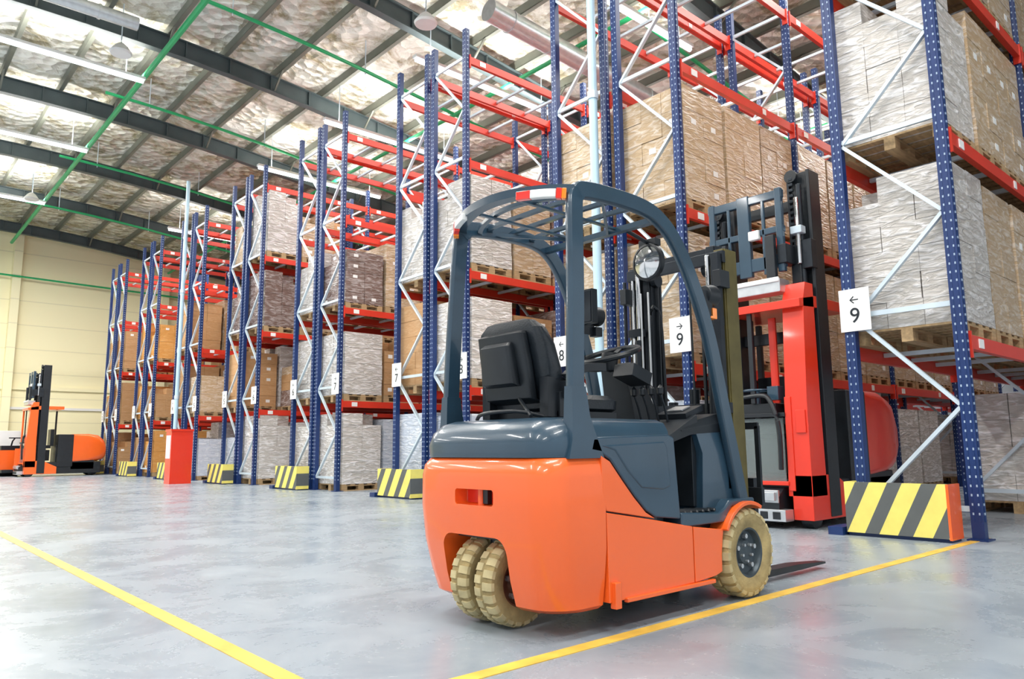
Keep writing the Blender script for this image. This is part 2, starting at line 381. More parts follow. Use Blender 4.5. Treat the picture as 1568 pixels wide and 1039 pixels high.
# ------------------------------------------------------------------ racks
RX = 7.0; BAY = 2.8; NB = 6; DEP = 0.95; H = 7.55; LV = [1.70, 3.52, 5.32, 7.08]
starts = [0.93, 4.82, 8.84, 12.77, 16.6, 20.5, 24.4, 28.3]
sy = [1.13, 1.10, 1.06, 1.06, 1.05, 1.05, 1.04, 1.04]
def rack_mesh(rows):
    b = MB()
    for r in rows:
        y0 = r*DEP+(0.05 if r else 0); y1 = y0+DEP-0.05
        for k in range(NB+1):
            x = k*BAY
            for y in (y0+.045, y1-.045):
                b.bx(x-0.04, x+0.04, y-0.042, y+0.042, 0.01, H, 'blue'); b.bx(x-0.08, x+0.1, y-0.07, y+0.07, 0, 0.012, 'blue')
                for so in (-.02, .02):
                    b.bx(x-0.043, x-0.0395, y+so-0.005, y+so+0.005, 0.15, H-.05, 'slots')
            for y, sgn in ((y0, -1), (y1, 1)):
                b.bx(x-.01, x+.01, y-.002 if sgn < 0 else y-0.004, y+0.004 if sgn < 0 else y+.002, .15, H-.05, 'slots')
            ya, yb = y0+.08, y1-.08
            z = 0.25; side = 0
            b.bar((x, ya, z), (x, yb, z), 0.03, 0.045, 'galv')
            while z+0.9 < H:
                p, q = ((x, ya, z), (x, yb, z+0.85)) if side else ((x, yb, z), (x, ya, z+0.85))
                b.bar(p, q, 0.03, 0.045, 'galv', up=(1,0,0))
                z += 0.85; side = 1-side
                if side == 0 or z > H-1: b.bar((x, ya, z+.03), (x, yb, z+.03), 0.03, 0.045, 'galv')
        for lv in LV:
            for k in range(NB):
                for y in (y0+.02, y1-.02):
                    b.bx(k*BAY+.04, (k+1)*BAY-.04, y-0.025, y+0.025, lv-0.12, lv, 'beam')
                    for xx in (k*BAY+.045, (k+1)*BAY-.045): b.bx(xx-.012, xx+.012, y-.035, y+.035, lv-.2, lv+.03, 'beam')
                for a, c in ((.25, .37), (1.9, 1.98)):
                    b.bx(k*BAY+a, k*BAY+c, y0-.012, y0-.004, lv-.1, lv-.02, 'white')
                for xx in (.7, 1.4, 2.1): b.bx(k*BAY+xx-.02, k*BAY+xx+.02, y0+.05, y1-.05, lv-.06, lv-.02, 'galv')
    return b.mesh("pallet_rack")
rack_me = rack_mesh((0, 1)); rack_single = rack_mesh((1,))
for i, s in enumerate(starts):
    o = inst("pallet_rack", rack_me if i else rack_single, (RX, s, 0)); o.scale = (1, sy[i], 1)

# loads ------------------------------------------------------------
def load_mesh(name, mk, nx, ny, nz, h, seed, LX=0.84, LY=0.94, bulge=0.005, top=True):
    rnd = random.Random(seed); b = MB()
    for i in range(5): b.bx(-LX/2+i*(LX-.1)/4, -LX/2+.1+i*(LX-.1)/4, -LY/2, LY/2, .115, .135, 'wood')
    for y in (-LY/2+.05, 0, LY/2-.05):
        b.bx(-LX/2, LX/2, y-.05, y+.05, .0, .02, 'wood'); b.bx(-LX/2, LX/2, y-.05, y+.05, .095, .115, 'wood')
        for x in (-LX/2+.06, 0, LX/2-.06): b.bx(x-.06, x+.06, y-.05, y+.05, .02, .095, 'wood')
    bw, bd, bh = LX/nx, LY/ny, (h-.135)/nz
    for k in range(nz):
        for i in range(nx):
            for j in range(ny):
                if 0 < i < nx-1 and 0 < j < ny-1 and k < nz-1: continue
                if k == nz-1 and top and rnd.random() < 0.12: continue
                g = .001+rnd.random()*.003
                cx = -LX/2+(i+.5)*bw+rnd.uniform(-1, 1)*bulge; cy = -LY/2+(j+.5)*bd+rnd.uniform(-1, 1)*bulge
                mm = mk if isinstance(mk, str) else mk[min(len(mk)-1, k*len(mk)//nz)]
                b.box((cx, cy, .135+(k+.5)*bh), (bw-g, bd-g, bh-g), mm)
                if rnd.random() < .3 and mm not in ('w_white', 'w_blue'):
                    if j == 0: b.bx(cx-.05, cx+.05, cy-bd/2-.001, cy-bd/2+.003, .135+(k+.5)*bh-.03, .135+(k+.5)*bh+.04, 'white')
                    if i == 0: b.bx(cx-bw/2-.001, cx-bw/2+.003, cy-.05, cy+.05, .135+(k+.5)*bh-.03, .135+(k+.5)*bh+.04, 'white')
    return b.mesh(name)
L = {
 'white': load_mesh("wrapped_pallet_load", 'w_white', 2, 3, 6, 1.58, 1),
 'white2': load_mesh("wrapped_pallet_load", 'w_white', 2, 2, 4, 1.35, 2),
 'beige': load_mesh("wrapped_pallet_load", 'w_beige', 2, 3, 5, 1.55, 3),
 'beige2': load_mesh("wrapped_pallet_load", 'w_beige', 2, 2, 4, 1.3, 4),
 'card': load_mesh("carton_pallet_load", 'w_card', 2, 2, 5, 1.45, 5),
 'card2': load_mesh("carton_pallet_load", 'w_card', 3, 3, 5, 1.2, 6),
 'dark': load_mesh("wrapped_pallet_load", 'w_dark', 2, 3, 5, 1.4, 7),
 'blue': load_mesh("crate_pallet_load", 'w_blue', 3, 3, 6, 1.3, 8, bulge=.002),
 'orange': load_mesh("carton_pallet_load", 'w_orange', 2, 2, 4, 1.4, 9),
 'mix': load_mesh("mixed_pallet_load", ('w_card', 'w_white'), 2, 3, 6, 1.45, 10),
 'mix2': load_mesh("mixed_pallet_load", ('w_dark', 'w_card', 'w_beige'), 2, 2, 5, 1.1, 11),
}
kinds = {0: ['blue', 'white2', 'white', 'blue', 'white2', 'white2'], 1: ['white2', 'card', 'white', 'dark', 'beige2', 'card2', 'mix', 'mix2', 'card'],
         2: ['beige', 'beige2', 'card', 'white', 'dark', 'mix']}
rnd = random.Random(23)
for ri, s in enumerate(starts):
    for row in (0, 1):
        if ri == 0 and row == 0: continue
        yc = s+sy[ri]*(0.45+row*1.0)
        for bay in range(4 if row == 0 or ri == 0 else 2):
            for sl in range(3):
                x = RX+bay*BAY+0.05+0.9*(sl+.5)
                for lv in (-1, 0, 1, 2):
                    z = 0.0 if lv < 0 else LV[lv]
                    p = {-1: .92, 0: .9, 1: .8, 2: 0}[lv]
                    if ri == 4 and lv == 2 and bay == 0: p = .7
                    if ri >= 5 and lv == 1: p = .6
                    k = rnd.choice(kinds[max(0, min(2, lv+1))])
                    u = rnd.random(); zs = rnd.choice((1, 1, .93, .84, 1.05))
                    if ri == 0:
                        if lv in (0, 1, 2): p = 1; k = 'beige' if (sl+bay) else 'white'
                        if lv == -1: p = 0 if bay == 0 else 1; k = 'white2'
                    if ri == 1:
                        if lv in (0, 1): p = 1; k = 'beige'
                        if lv == 2: p = 0
                    if ri < 2: zs = 1
                    if ri == 2 and lv == 1: p = 1 if bay < 2 else .5; k = 'white' if (bay == 0 and sl == 0) else k
                    if ri >= 6: k = rnd.choice(['orange', 'card', 'card2', 'orange'])
                    if u > p: continue
                    me = L[k]
                    o = inst(me.name.split('.')[0], me, (x+rnd.uniform(-.01, .01), yc+rnd.uniform(-.01, .01), z), 0 if rnd.random() < .5 else math.pi)
                    o.scale = (1, 1, zs)
def sign(y, num, side):
    e = empty("aisle_number_sign", (RX-0.052, y, 2.03))
    b = MB(); b.bx(-.006, 0, -.14, .14, -.2, .2, 'white'); b.obj("plate", e)
    for tx, sz, zz in ((num, .2, -.12), ("\u2192" if side else "\u2190", .11, .06)):
        c = bpy.data.curves.new("digit", 'FONT'); c.body = tx; c.size = sz; c.align_x = 'CENTER'; c.extrude = 0.001
        o = bpy.data.objects.new("digit", c); COL.objects.link(o); o.parent = e; c.materials.append(M['steel'])
        o.location = (-.008, 0, zz); o.rotation_euler = (math.pi/2, 0, -math.pi/2)
for i, s in enumerate(starts):
    sign(s+1.9*sy[i]-.12, str(9-i), 0)
    if i: sign(s+.10, str(10-i), 1)
# barriers
def barrier(cap):
    b = MB()
    b.bx(-.06, .0, -.41, .41, .03, .46, 'stripes'); b.bx(-.062, .20, -.43, -.41, .02, .46, cap); b.bx(0.0, .20, .41, .43, .02, .46, 'stripes')
    b.bx(-.1, .2, .43, .56, 0, .07, 'blue'); b.bx(-.02, .2, -.41, .41, 0, .03, 'blue')
    return b.mesh("rack_end_barrier")
b0, b1 = barrier('orange'), barrier('stripes')
for i, s in enumerate(starts):
    o = inst("rack_end_barrier", b1 if i else b0, (RX-.30, s+(1.40*sy[i] if i else 1.70), 0))
    if i: o.scale = (1, 1.15, 1)
def pole(h):
    b = MB(); b.cyl((0,0,0), (0,0,h), 0.055, 'pole', 16); b.cyl((0,0,0), (0,0,.02), .1, 'pole', 16)
    for z in (2.2, 5.2): b.cyl((0,0,z), (0,0,z+.1), .07, 'galv', 16)
    return b.mesh("downpipe_column")
inst("downpipe_column", pole(zr(6.75)-.25), (6.80, 6.0, 0)); inst("downpipe_column", pole(8.5), (6.80, 21.6, 0))
b = MB(); b.bx(-.25, .25, -.2, .2, 0, 1.25, 'red'); b.bx(-.26, -.25, -.15, .15, .6, 1.15, 'white'); b.bx(-.27, .26, -.22, .22, 1.25, 1.3, 'red')
inst("fire_hose_cabinet", b.mesh("fire_hose_cabinet"), (6.1, 19.0, 0))
b = MB(); b.cyl((8, 9.5, 8.6), (25.5, 9.5, 7.75), 0.2, 'alu', 20)
for i in range(16): b.cyl((8.5+i, 9.5, 8.576-i*.0486), (8.53+i, 9.5, 8.575-i*.0486), .215, 'alu', 20)
b.obj("ventilation_duct")
b = MB(); b.cyl((-10, 15.0, 9.0), (3.6, 15.0, 9.1), 0.13, 'alu', 20)
for i in range(9): b.cyl((-9.9+i*1.6, 15.0, 9.0+i*.0118), (-9.86+i*1.6, 15.0, 9.0+i*.0118), .145, 'alu', 20)
b.obj("ventilation_duct")

# ------------------------------------------------------------------ ELECTRIC FORKLIFT
F = empty("electric_forklift", (2.31, 2.674, 0)); F.scale = (1, .965, 1)
def foot(xr, xf, hw, rr, z, bow=.02, n=8):
    p = [(xf, -hw, z)]
    for i in range(n+1):
        a = -math.pi/2-i/n*math.pi/2
        p.append((xr+rr+rr*math.cos(a), -hw+rr+rr*math.sin(a), z))
    m = 5
    for i in range(1, m):
        y = -(hw-rr)+i/m*2*(hw-rr); p.append((xr, y, z))
    for i in range(n+1):
        a = math.pi-i/n*math.pi/2
        p.append((xr+rr+rr*math.cos(a), hw-rr+rr*math.sin(a), z))
    p.append((xf, hw, z))
    return [(x-bow*(1-(y/hw)**2) if x < xr+rr else x, y, zz) for x, y, zz in p]
b = MB()
secs = [foot(-.06, .18, .445, .15, .10), foot(-.09, .185, .47, .15, .118), foot(-.12, .185, .485, .15, .22), foot(-.145, .185, .50, .14, .36), foot(-.16, .185, .502, .13, .52),
        foot(-.16, .185, .50, .13, .66), foot(-.15, .18, .495, .13, .71), foot(-.125, .17, .48, .13, .742), foot(-.10, .16, .46, .13, .752)]
b.loft(secs, 'orange')
cw = b.obj("counterweight", F)
c1 = MB(); c1.bx(-.6, .6, -.225, .24, -.2, .40, 'orange'); c1 = c1.obj("cut1", F, bevel=.07, seg=6)
c2 = MB(); c2.bx(-.6, -.10, -.16, .12, .535, .605, 'orange'); c2 = c2.obj("cut2", F, bevel=.015, seg=3)
bpy.context.view_layer.update()
boolean(cw, [c1, c2])
bv = cw.modifiers.new("b", 'BEVEL'); bv.width = .008; bv.segments = 3; bv.limit_method = 'ANGLE'; bv.angle_limit = math.radians(50)
b = MB()
b.bx(.12, .19, -.3, .3, .1, .5, 'black'); b.bx(-.09, .1, -.21, .21, .38, .41, 'black')
b.bx(-.11, -.10, -.15, .11, .54, .60, 'red'); b.cyl((-.13, -.02, .525), (-.13, -.02, .62), .017, 'orange', 12)
b.bx(-.135, -.10, -.07, -.035, .54, .60, 'black')
b.cyl((0, 0, .19), (0, 0, .42), .05, 'steel', 16)
b.cyl((0, -.17, .19), (0, .17, .19), .04, 'steel', 12)
b.obj("drive_unit", F)
b = MB()
for y0, y1 in ((-.502, -.42), (.42, .502)):
    b.prism([(.195, .125), (.19, .505), (.50, .455), (.818, .40), (.818, .135)], y0, y1, 'orange')
    b.prism([(.826, .135), (.826, .398), (1.06, .368), (1.09, .372), (1.075, .32), (1.062, .24), (1.06, .16), (1.0, .145)], y0, y1, 'orange')
    tri = [(.165, .75), (.22, .725), (.30, .64), (.38, .56), (.46, .49), (.53, .457), (.50, .462), (.19, .512), (.165, .6)]
    b.prism(tri, y0, y1, 'orange')
    arc = [(1.30+.262*math.cos(math.radians(a)), .235+.262*math.sin(math.radians(a))) for a in range(150, 60, -8)]
    arc2 = [(1.30+.242*math.cos(math.radians(a)), .235+.242*math.sin(math.radians(a))) for a in range(150, 60, -8)]
    b.prism(arc+arc2[::-1], y0-.03 if y0 < 0 else y0, y1 if y0 < 0 else y1+.03, 'orange')
b.bx(.21, .25, -.525, -.49, .10, .21, 'orange'); b.bx(.30, .98, -.515, -.49, .115, .135, 'orange')
b.obj("side_panels", F, bevel=.006)
b = MB()
b.bx(.15, 1.12, -.42, .42, .12, .42, 'black'); b.bx(1.1, 1.42, -.30, .30, .12, .50, 'steel'); b.cyl((1.3, -.46, .235), (1.3, .46, .235), .07, 'steel', 16)
b.obj("chassis", F)
b = MB()
for y0, y1 in ((-.497, -.40), (.40, .497)):
    b.prism([(.10, .77), (.12, .83), (.66, .845), (.705, .83), (.735, .44), (.54, .462), (.47, .497), (.39, .567), (.31, .647), (.23, .732), (.17, .76)], y0, y1, 'slate')
    b.prism([(.16, .795), (.62, .812), (.64, .79), (.66, .60), (.60, .585), (.44, .60), (.34, .68), (.26, .77)], y0-.006 if y0 < 0 else y0, y1 if y0 < 0 else y1+.006, 'slate')
b.bx(.12, .70, -.42, .42, .42, .84, 'slate')
b.prism([(.735, .40), (.735, .47), (1.05, .45), (1.11, .47), (1.16, .51), (1.40, .51), (1.40, .48), (1.18, .475), (1.10, .40)], -.5, .5, 'slate')
for i in range(6): b.bx(.78+i*.05, .80+i*.05, -.49, -.36, .455, .475, 'black')
b.bx(.70, .73, -.40, .40, .47, .80, 'black')
b.obj("battery_cover", F, bevel=.01, seg=3)
b = MB()
b.loft([foot(-.135, .66, .478, .14, .745), foot(-.14, .68, .482, .14, .80), foot(-.12, .69, .47, .14, .86), foot(-.08, .69, .445, .14, .90), foot(-.03, .68, .40, .12, .918), foot(.05, .66, .3, .1, .922)], 'slate')
b.obj("engine_hood", F)
# guard
b = MB()
for s in (-1, 1):
    pts = smooth_path([(.045, .462*s, .80), (.05, .462*s, 1.1), (.07, .455*s, 1.5), (.09, .44*s, 1.88), (.115, .432*s, 1.945), (.17, .43*s, 1.975), (.40, .425*s, 1.992), (.615, .425*s, 1.985),
                       (.74, .43*s, 1.945), (.85, .44*s, 1.85), (.97, .45*s, 1.66), (1.10, .457*s, 1.36), (1.206, .462*s, .945), (1.33, .462*s, .49)], 5)
    pr = [(-.022, -.036), (-.013, -.042), (.013, -.042), (.022, -.036), (.022, .036), (.013, .042), (-.013, .042), (-.022, .036)]
    b.sweep(pts, pr, 'slate', ref=(0, 1, 0))
    def ring(x0, x1, ya, yb, z): return [(x0, ya, z), (x1, ya, z), (x1, yb, z), (x0, yb, z)]
    ya, yb = (.425*s, .497*s)
    b.loft([ring(-.03, .19, ya, yb, .74), ring(-.01, .15, ya, yb, .82), ring(0, .11, .435*s, .492*s, .92), ring(.005, .092, .438*s, .486*s, 1.05)], 'slate')
arc = smooth_path([(.10, -.44, 1.955), (.03, -.34, 1.965), (-.03, -.17, 1.975), (-.05, 0, 1.978), (-.03, .17, 1.975), (.03, .34, 1.965), (.10, .44, 1.955)], 5)
b.sweep(arc, [(-.03, -.02), (.03, -.02), (.03, .02), (-.03, .02)], 'slate')
arc2 = [p+Vector((.13, 0, .0)) for p in arc[2:-2]]
b.sweep(arc2, [(-.013, -.01), (.013, -.01), (.013, .01), (-.013, .01)], 'slate')
for x in (.24, .40, .56):
    zz = 1.985
    pth = smooth_path([(x+.05, -.42, zz), (x, -.3, zz), (x, .3, zz), (x+.05, .42, zz)], 4)
    b.sweep(pth, [(-.013, -.01), (.013, -.01), (.013, .01), (-.013, .01)], 'slate')
b.bar((.72, -.43, 1.945), (.72, .43, 1.945), .04, .03, 'slate')
b.bar((.30, -.425, 1.97), (.70, -.10, 1.94), .014, .02, 'slate'); b.bar((.30, .425, 1.97), (.70, .10, 1.94), .014, .02, 'slate')
for y in (-.15, .15): b.bar((.0, y, 1.96), (.72, y, 1.955), .02, .012, 'slate')
b.bar((1.28, -.44, .62), (1.28, .44, .62), .06, .12, 'slate')
b.obj("overhead_guard", F, bevel=.004)
b = MB()
def seg_light(i0, i1, k, off=-.035, h=.03, dz=-.02):
    P = [p+Vector((off, 0, dz)) for p in arc[i0:i1+1]]
    b.sweep(P, [(-.015, -h), (.015, -h), (.015, h*.7), (-.015, h*.7)], k)
seg_light(1, 2, 'glass_amber'); seg_light(2, 3, 'glass_red'); seg_light(3, 7, 'white', h=.024); seg_light(7, 9, 'glass_red', h=.024); seg_light(21, 25, 'white', h=.02)
seg_light(25, 27, 'glass_red'); seg_light(27, 29, 'glass_amber', h=.035)
b.obj("rear_lamps", F, bevel=.004)
# seat
b = MB()
def rring(cx, cy, z, hx, hy, r=.05, n=4):
    p = []
    for q, (sx, s2) in enumerate(((1, 1), (-1, 1), (-1, -1), (1, -1))):
        for i in range(n+1):
            a = q*math.pi/2+i/n*math.pi/2
            p.append((cx+sx*(hx-r)+r*math.cos(a), cy+s2*(hy-r)+r*math.sin(a), z))
    return p
ys = .06
b.loft([rring(.255, ys, .99, .05, .20, .04), rring(.235, ys, 1.02, .065, .23, .05), rring(.195, ys, 1.15, .062, .26, .05), rring(.16, ys, 1.28, .055, .255, .05), rring(.135, ys, 1.36, .045, .225, .04), rring(.125, ys, 1.40, .03, .17, .028), rring(.123, ys, 1.41, .012, .12, .012)], 'vinyl')
b.loft([rring(.19, ys, 1.00, .02, .17, .015), rring(.125, ys, 1.02, .03, .17, .02), rring(.09, ys, 1.2, .03, .175, .02), rring(.065, ys, 1.33, .03, .165, .02), rring(.085, ys, 1.345, .02, .15, .015)], 'black')
b.loft([rring(.085, ys, 1.08, .03, .12, .015), rring(.055, ys, 1.09, .03, .12, .02), rring(.035, ys, 1.27, .03, .11, .02), rring(.05, ys, 1.29, .02, .10, .015)], 'black')
b.loft([rring(.43, ys, .955, .21, .22, .06), rring(.43, ys, .975, .24, .25, .07), rring(.43, ys, 1.02, .245, .25, .07), rring(.42, ys, 1.045, .22, .225, .07), rring(.42, ys, 1.05, .17, .18, .06)], 'vinyl')
b.bx(.2, .62, -.2, .25, .915, .96, 'black')
for s in (-1, 1):
    b.sweep(smooth_path([(.24, ys+s*.27, 1.02), (.25, ys+s*.275, 1.12), (.36, ys+s*.275, 1.17), (.5, ys+s*.275, 1.18)], 4), [(-.03, -.02), (.03, -.02), (.03, .02), (-.03, .02)], 'black')
    b.bx(.2, .34, ys+s*.25-.02, ys+s*.25+.02, .93, 1.05, 'black')
    b.bx(.14, .28, ys+s*.22-.03, ys+s*.22+.03, .93, 1.12, 'black')
b.cyl((.10, -.03, 1.02), (.02, -.2, .93), .01, 'black', 8)
b.tube(smooth_path([(.1, -.2, .93), (.0, -.12, .955), (-.02, .1, .95), (.08, .28, .93)], 4), .01, 'black', 8)
b.obj("operator_seat", F, bevel=.005)
# cowl & steering
b = MB()
b.loft([[(1.0, -.44, .46), (1.3, -.44, .46), (1.3, .44, .46), (1.0, .44, .46)], [(1.02, -.44, .75), (1.26, -.44, .75), (1.26, .44, .75), (1.02, .44, .75)], [(.98, -.43, .86), (1.23, -.43, .86), (1.23, .43, .86), (.98, .43, .86)]], 'slate')
b.loft([[(.86, -.43, .84), (1.23, -.43, .86), (1.23, .43, .86), (.86, .43, .84)], [(.84, -.44, .87), (1.22, -.44, .91), (1.22, .44, .91), (.84, .44, .87)], [(.90, -.42, .90), (1.2, -.42, .96), (1.2, .42, .96), (.90, .42, .90)]], 'black')
b.loft([[(.74, -.44, .80), (1.0, -.43, .86), (1.0, -.28, .86), (.74, -.28, .80)], [(.74, -.44, .84), (1.0, -.43, .95), (1.0, -.28, .95), (.74, -.28, .84)]], 'black')
b.bx(.98, 1.02, -.40, .40, .48, .84, 'black')
b.loft([[(.93, -.08, .88), (1.15, -.08, .92), (1.15, .20, .92), (.93, .20, .88)], [(.92, -.04, 1.08), (1.06, -.04, 1.12), (1.06, .16, 1.12), (.92, .16, 1.08)], [(.88, -.02, 1.22), (.97, -.02, 1.26), (.97, .14, 1.26), (.88, .14, 1.22)]], 'black')
b.box((1.02, -.3, .965), (.16, .2, .03), 'steel', Matrix.Rotation(-.3, 3, 'Y'))
b.box((1.015, -.3, .985), (.08, .1, .01), 'alu', Matrix.Rotation(-.3, 3, 'Y'))
for i in range(4):
    y = -.12-.06*i
    b.tube([(.92, y, .9), (.89, y, 1.0), (.86, y, 1.06)], .007, 'steel', 8); b.lathe([(0, -.03), (.018, -.02), (.02, .01), (0, .03)], (.86, y, 1.08), 'black', 'Z', 12)
b.box((.84, -.13, 1.17), (.16, .14, .07), 'black', Matrix.Rotation(.3, 3, 'Y'))
b.obj("dashboard", F, bevel=.006)
b = MB()
R = Matrix.Rotation(math.radians(-18), 4, 'Y'); ctr = Vector((.87, .06, 1.30))
ringp = [ctr+R.to_3x3() @ Vector((.17*math.cos(a), .17*math.sin(a), 0)) for a in [2*math.pi*i/32 for i in range(33)]]
b.tube(ringp, .016, 'black', 8)
for a in (0.3, math.pi-.3, -math.pi/2): b.bar(ctr-Vector((0, 0, .02)), ctr+R.to_3x3() @ Vector((.165*math.cos(a), .165*math.sin(a), 0)), .03, .012, 'black')
b.lathe([(0, .015), (.045, .01), (.05, -.02), (.035, -.09), (0, -.1)], ctr, 'black', 'Z', 16)
b.lathe([(0, .04), (.02, .035), (.022, .01), (.01, 0)], ctr+R.to_3x3() @ Vector((-.13, .1, 0)), 'black', 'Z', 12)
b.obj("steering_wheel", F)
# wheels
def wheel(name, c, Rr, w, rimk, rr=.55, n=44):
    b = MB(); h = w/2
    b.lathe([(Rr*rr, -h*.82), (Rr*.66, -h*.95), (Rr*.84, -h), (Rr*.93, -h*.93), (Rr*.965, -h*.72), (Rr*.97, 0), (Rr*.965, h*.72), (Rr*.93, h*.93), (Rr*.84, h), (Rr*.66, h*.95), (Rr*rr, h*.82)], (0,0,0), 'tyre', 'Y', n)
    nl = 22
    for i in range(nl):
        for s in (-1, 1):
            a = 2*math.pi*(i+(.5 if s > 0 else 0))/nl; Rm = Matrix.Rotation(-a, 3, 'Y')
            da = Rr*2*math.pi/nl*.30
            vs = []
            for (r, y) in ((Rr*.87, h*1.01), (Rr*.95, h*.97), (Rr*1.0, h*.72), (Rr*1.0, h*.12), (Rr*.95, h*.10), (Rr*.85, h*.6)):
                for t in (-1, 1): vs.append(Rm @ Vector((r, s*y, t*da)))
            fs = [(0,2,4,6,8,10), (11,9,7,5,3,1)]+[(2*j, 2*j+1, (2*j+3) % 12, (2*j+2) % 12) for j in range(6)]
            b.add(vs, fs, 'tyre_lt')
    for sg in (-1, 1):
        b.lathe([(Rr*.62, sg*h*.80), (Rr*.57, sg*h*.84), (Rr*.52, sg*h*.8), (Rr*.47, sg*h*.45), (Rr*.30, sg*h*.35), (Rr*.26, sg*h*.55), (0, sg*h*.58)], (0,0,0), rimk, 'Y', n)
    for i in range(5):
        a = 2*math.pi*i/5+.3
        for s in (-1, 1):
            p = Vector((Rr*.36*math.cos(a), s*h*.36, Rr*.36*math.sin(a))); b.cyl(p, p+Vector((0, s*.025, 0)), .013, 'alu', 6)
            q = Vector((Rr*.2*math.cos(a+.6), s*h*.5, Rr*.2*math.sin(a+.6))); b.cyl(q, q+Vector((0, s*.02, 0)), .008, 'alu', 6)
    return b.obj(name, F, c)
wheel("front_wheel_right", (1.30, -.445, .231), .228, .165, 'rim')
wheel("front_wheel_left", (1.30, .445, .231), .228, .165, 'rim')
wheel("rear_wheel_right", (0, -.09, .195), .192, .125, 'rust')
wheel("rear_wheel_left", (0, .09, .195), .192, .125, 'rust')
# mast
b = MB(); mx = 1.50
for s in (-1, 1):
    k = 'olive_refl' if s < 0 else 'steel'  # right rail carries the painted olive reflection
    b.bx(mx-.06, mx+.06, s*.355-.012, s*.355+.012, .07, 1.93, k)
    for xx in (mx-.06, mx+.06): b.bx(xx-.01, xx+.01, s*.33-.03, s*.33+.035, .07, 1.93, k)
    b.bx(mx-.03, mx+.08, s*.27-.012, s*.27+.012, .09, 1.97, 'steel')
    for xx in (mx-.03, mx+.08): b.bx(xx-.01, xx+.01, s*.25-.025, s*.25+.03, .09, 1.97, 'steel')
    b.cyl((mx-.10, s*.27, .15), (mx-.10, s*.27, 1.45), .028, 'steel', 14); b.cyl((mx-.10, s*.27, 1.45), (mx-.10, s*.27, 1.9), .016, 'chrome', 12)
    b.bx(mx+.0, mx+.012, s*.2-.015, s*.2+.015, .4, 1.85, 'black')
    b.tube(smooth_path([(mx-.08, s*.21, .3), (mx-.09, s*.21, 1.2), (mx-.07, s*.2, 1.6), (mx-.02, s*.2, 1.66), (mx+.03, s*.19, 1.5), (mx+.04, s*.18, .5)], 4), .012, 'black', 8)
    b.lathe([(0, -.02), (.045, -.02), (.045, .02), (0, .02)], (mx+.0, s*.2, 1.84), 'steel', 'Y', 16)
    b.box((mx-.10, s*.36, 1.74), (.1, .05, .10), 'black')
    for z in (.6, 1.1, 1.5): b.box((mx-.09, s*.3, z), (.06, .1, .05), 'steel')
for y in (.33, .40): b.cyl((mx-.08, y, .4), (mx-.08, y, 1.85), .012, 'chrome' if y < .35 else 'steel', 10)
b.bx(mx-.13, mx-.09, -.36, -.31, .5, 1.9, 'steel')
for z, h in ((.25, .1), (1.0, .06), (1.88, .07)): b.bx(mx-.09, mx-.06, -.37, .37, z-h/2, z+h/2, 'steel')
for z in (.35, 1.95): b.bx(mx+.02, mx+.05, -.28, .28, z-.03, z+.03, 'steel')
for y in (.23, .17, -.15): b.tube([(mx-.12, y, .5), (mx-.12, y, 1.3), (mx-.10, y+.02, 1.75)], .007, 'alu' if y > 0 else 'black', 8)
b.cyl((mx-.05, -.1, .3), (mx-.05, -.1, 1.12), .03, 'steel', 14); b.cyl((mx-.05, .06, .3), (mx-.05, .06, 1.05), .03, 'steel', 14)
b.obj("mast", F, bevel=.003)
b = MB(); cx = mx+.13
for z in (.14, .50): b.bx(cx-.015, cx+.015, -.42, .42, z-.05, z+.05, 'steel')
for s in (-1, 1):
    b.bx(cx-.05, cx, s*.2-.02, s*.2+.02, .1, .55, 'steel')
    b.bx(cx+.015, cx+.055, s*.30-.05, s*.30+.05, .045, .60, 'steel')
    b.loft([[(cx+.02, s*.30-.05, .03), (cx+.02, s*.30+.05, .03), (cx+.02, s*.30+.05, .07), (cx+.02, s*.30-.05, .07)], [(cx+.5, s*.30-.05, .03), (cx+.5, s*.30+.05, .03), (cx+.5, s*.30+.05, .065), (cx+.5, s*.30-.05, .065)], [(cx+.86, s*.30-.035, .03), (cx+.86, s*.30+.035, .03), (cx+.86, s*.30+.035, .042), (cx+.86, s*.30-.035, .042)]], 'steel')
    b.bx(cx-.01, cx+.01, s*.40-.015, s*.40+.015, .5, .9, 'steel')
b.bx(cx-.01, cx+.01, -.41, .41, .88, .92, 'steel')
for y in (-.2, 0, .2): b.bx(cx-.008, cx+.008, y-.01, y+.01, .5, .9, 'steel')
b.obj("fork_carriage", F, bevel=.003)
b = MB()
b.lathe([(0, -.02), (.06, -.012), (.092, .0), (.098, .012), (.09, .03), (.05, .06), (0, .065)], (.90, -.21, 1.79), 'chrome', 'X', 28)
b.lathe([(.09, -.004), (.104, .0), (.104, .03), (.09, .034)], (.90, -.21, 1.79), 'black', 'X', 28)
b.tube([(.95, -.21, 1.83), (.92, -.21, 1.90), (.74, -.21, 1.935)], .012, 'black', 8)
b.box((.93, -.21, 1.90), (.05, .12, .04), 'black')
b.box((1.0, .36, 1.63), (.05, .15, .21), 'black'); b.box((.972, .36, 1.63), (.006, .13, .19), 'steel')
b.tube([(1.02, .36, 1.6), (1.06, .42, 1.62), (1.02, .455, 1.6)], .01, 'black', 8)
b.obj("mirror_and_lamp", F, bevel=.006)
b = MB()
for s in (-1, 1):
    b.lathe([(0, -.06), (.05, -.05), (.062, 0), (.062, .03), (0, .035)], (1.16, s*.43, 1.60), 'black', 'X', 20)
    b.box((1.16, s*.43, 1.50), (.06, .06, .06), 'glass_amber' if s < 0 else 'black'); b.box((1.10, s*.445, 1.55), (.1, .03, .14), 'black')
b.obj("front_work_lamps", F, bevel=.004)

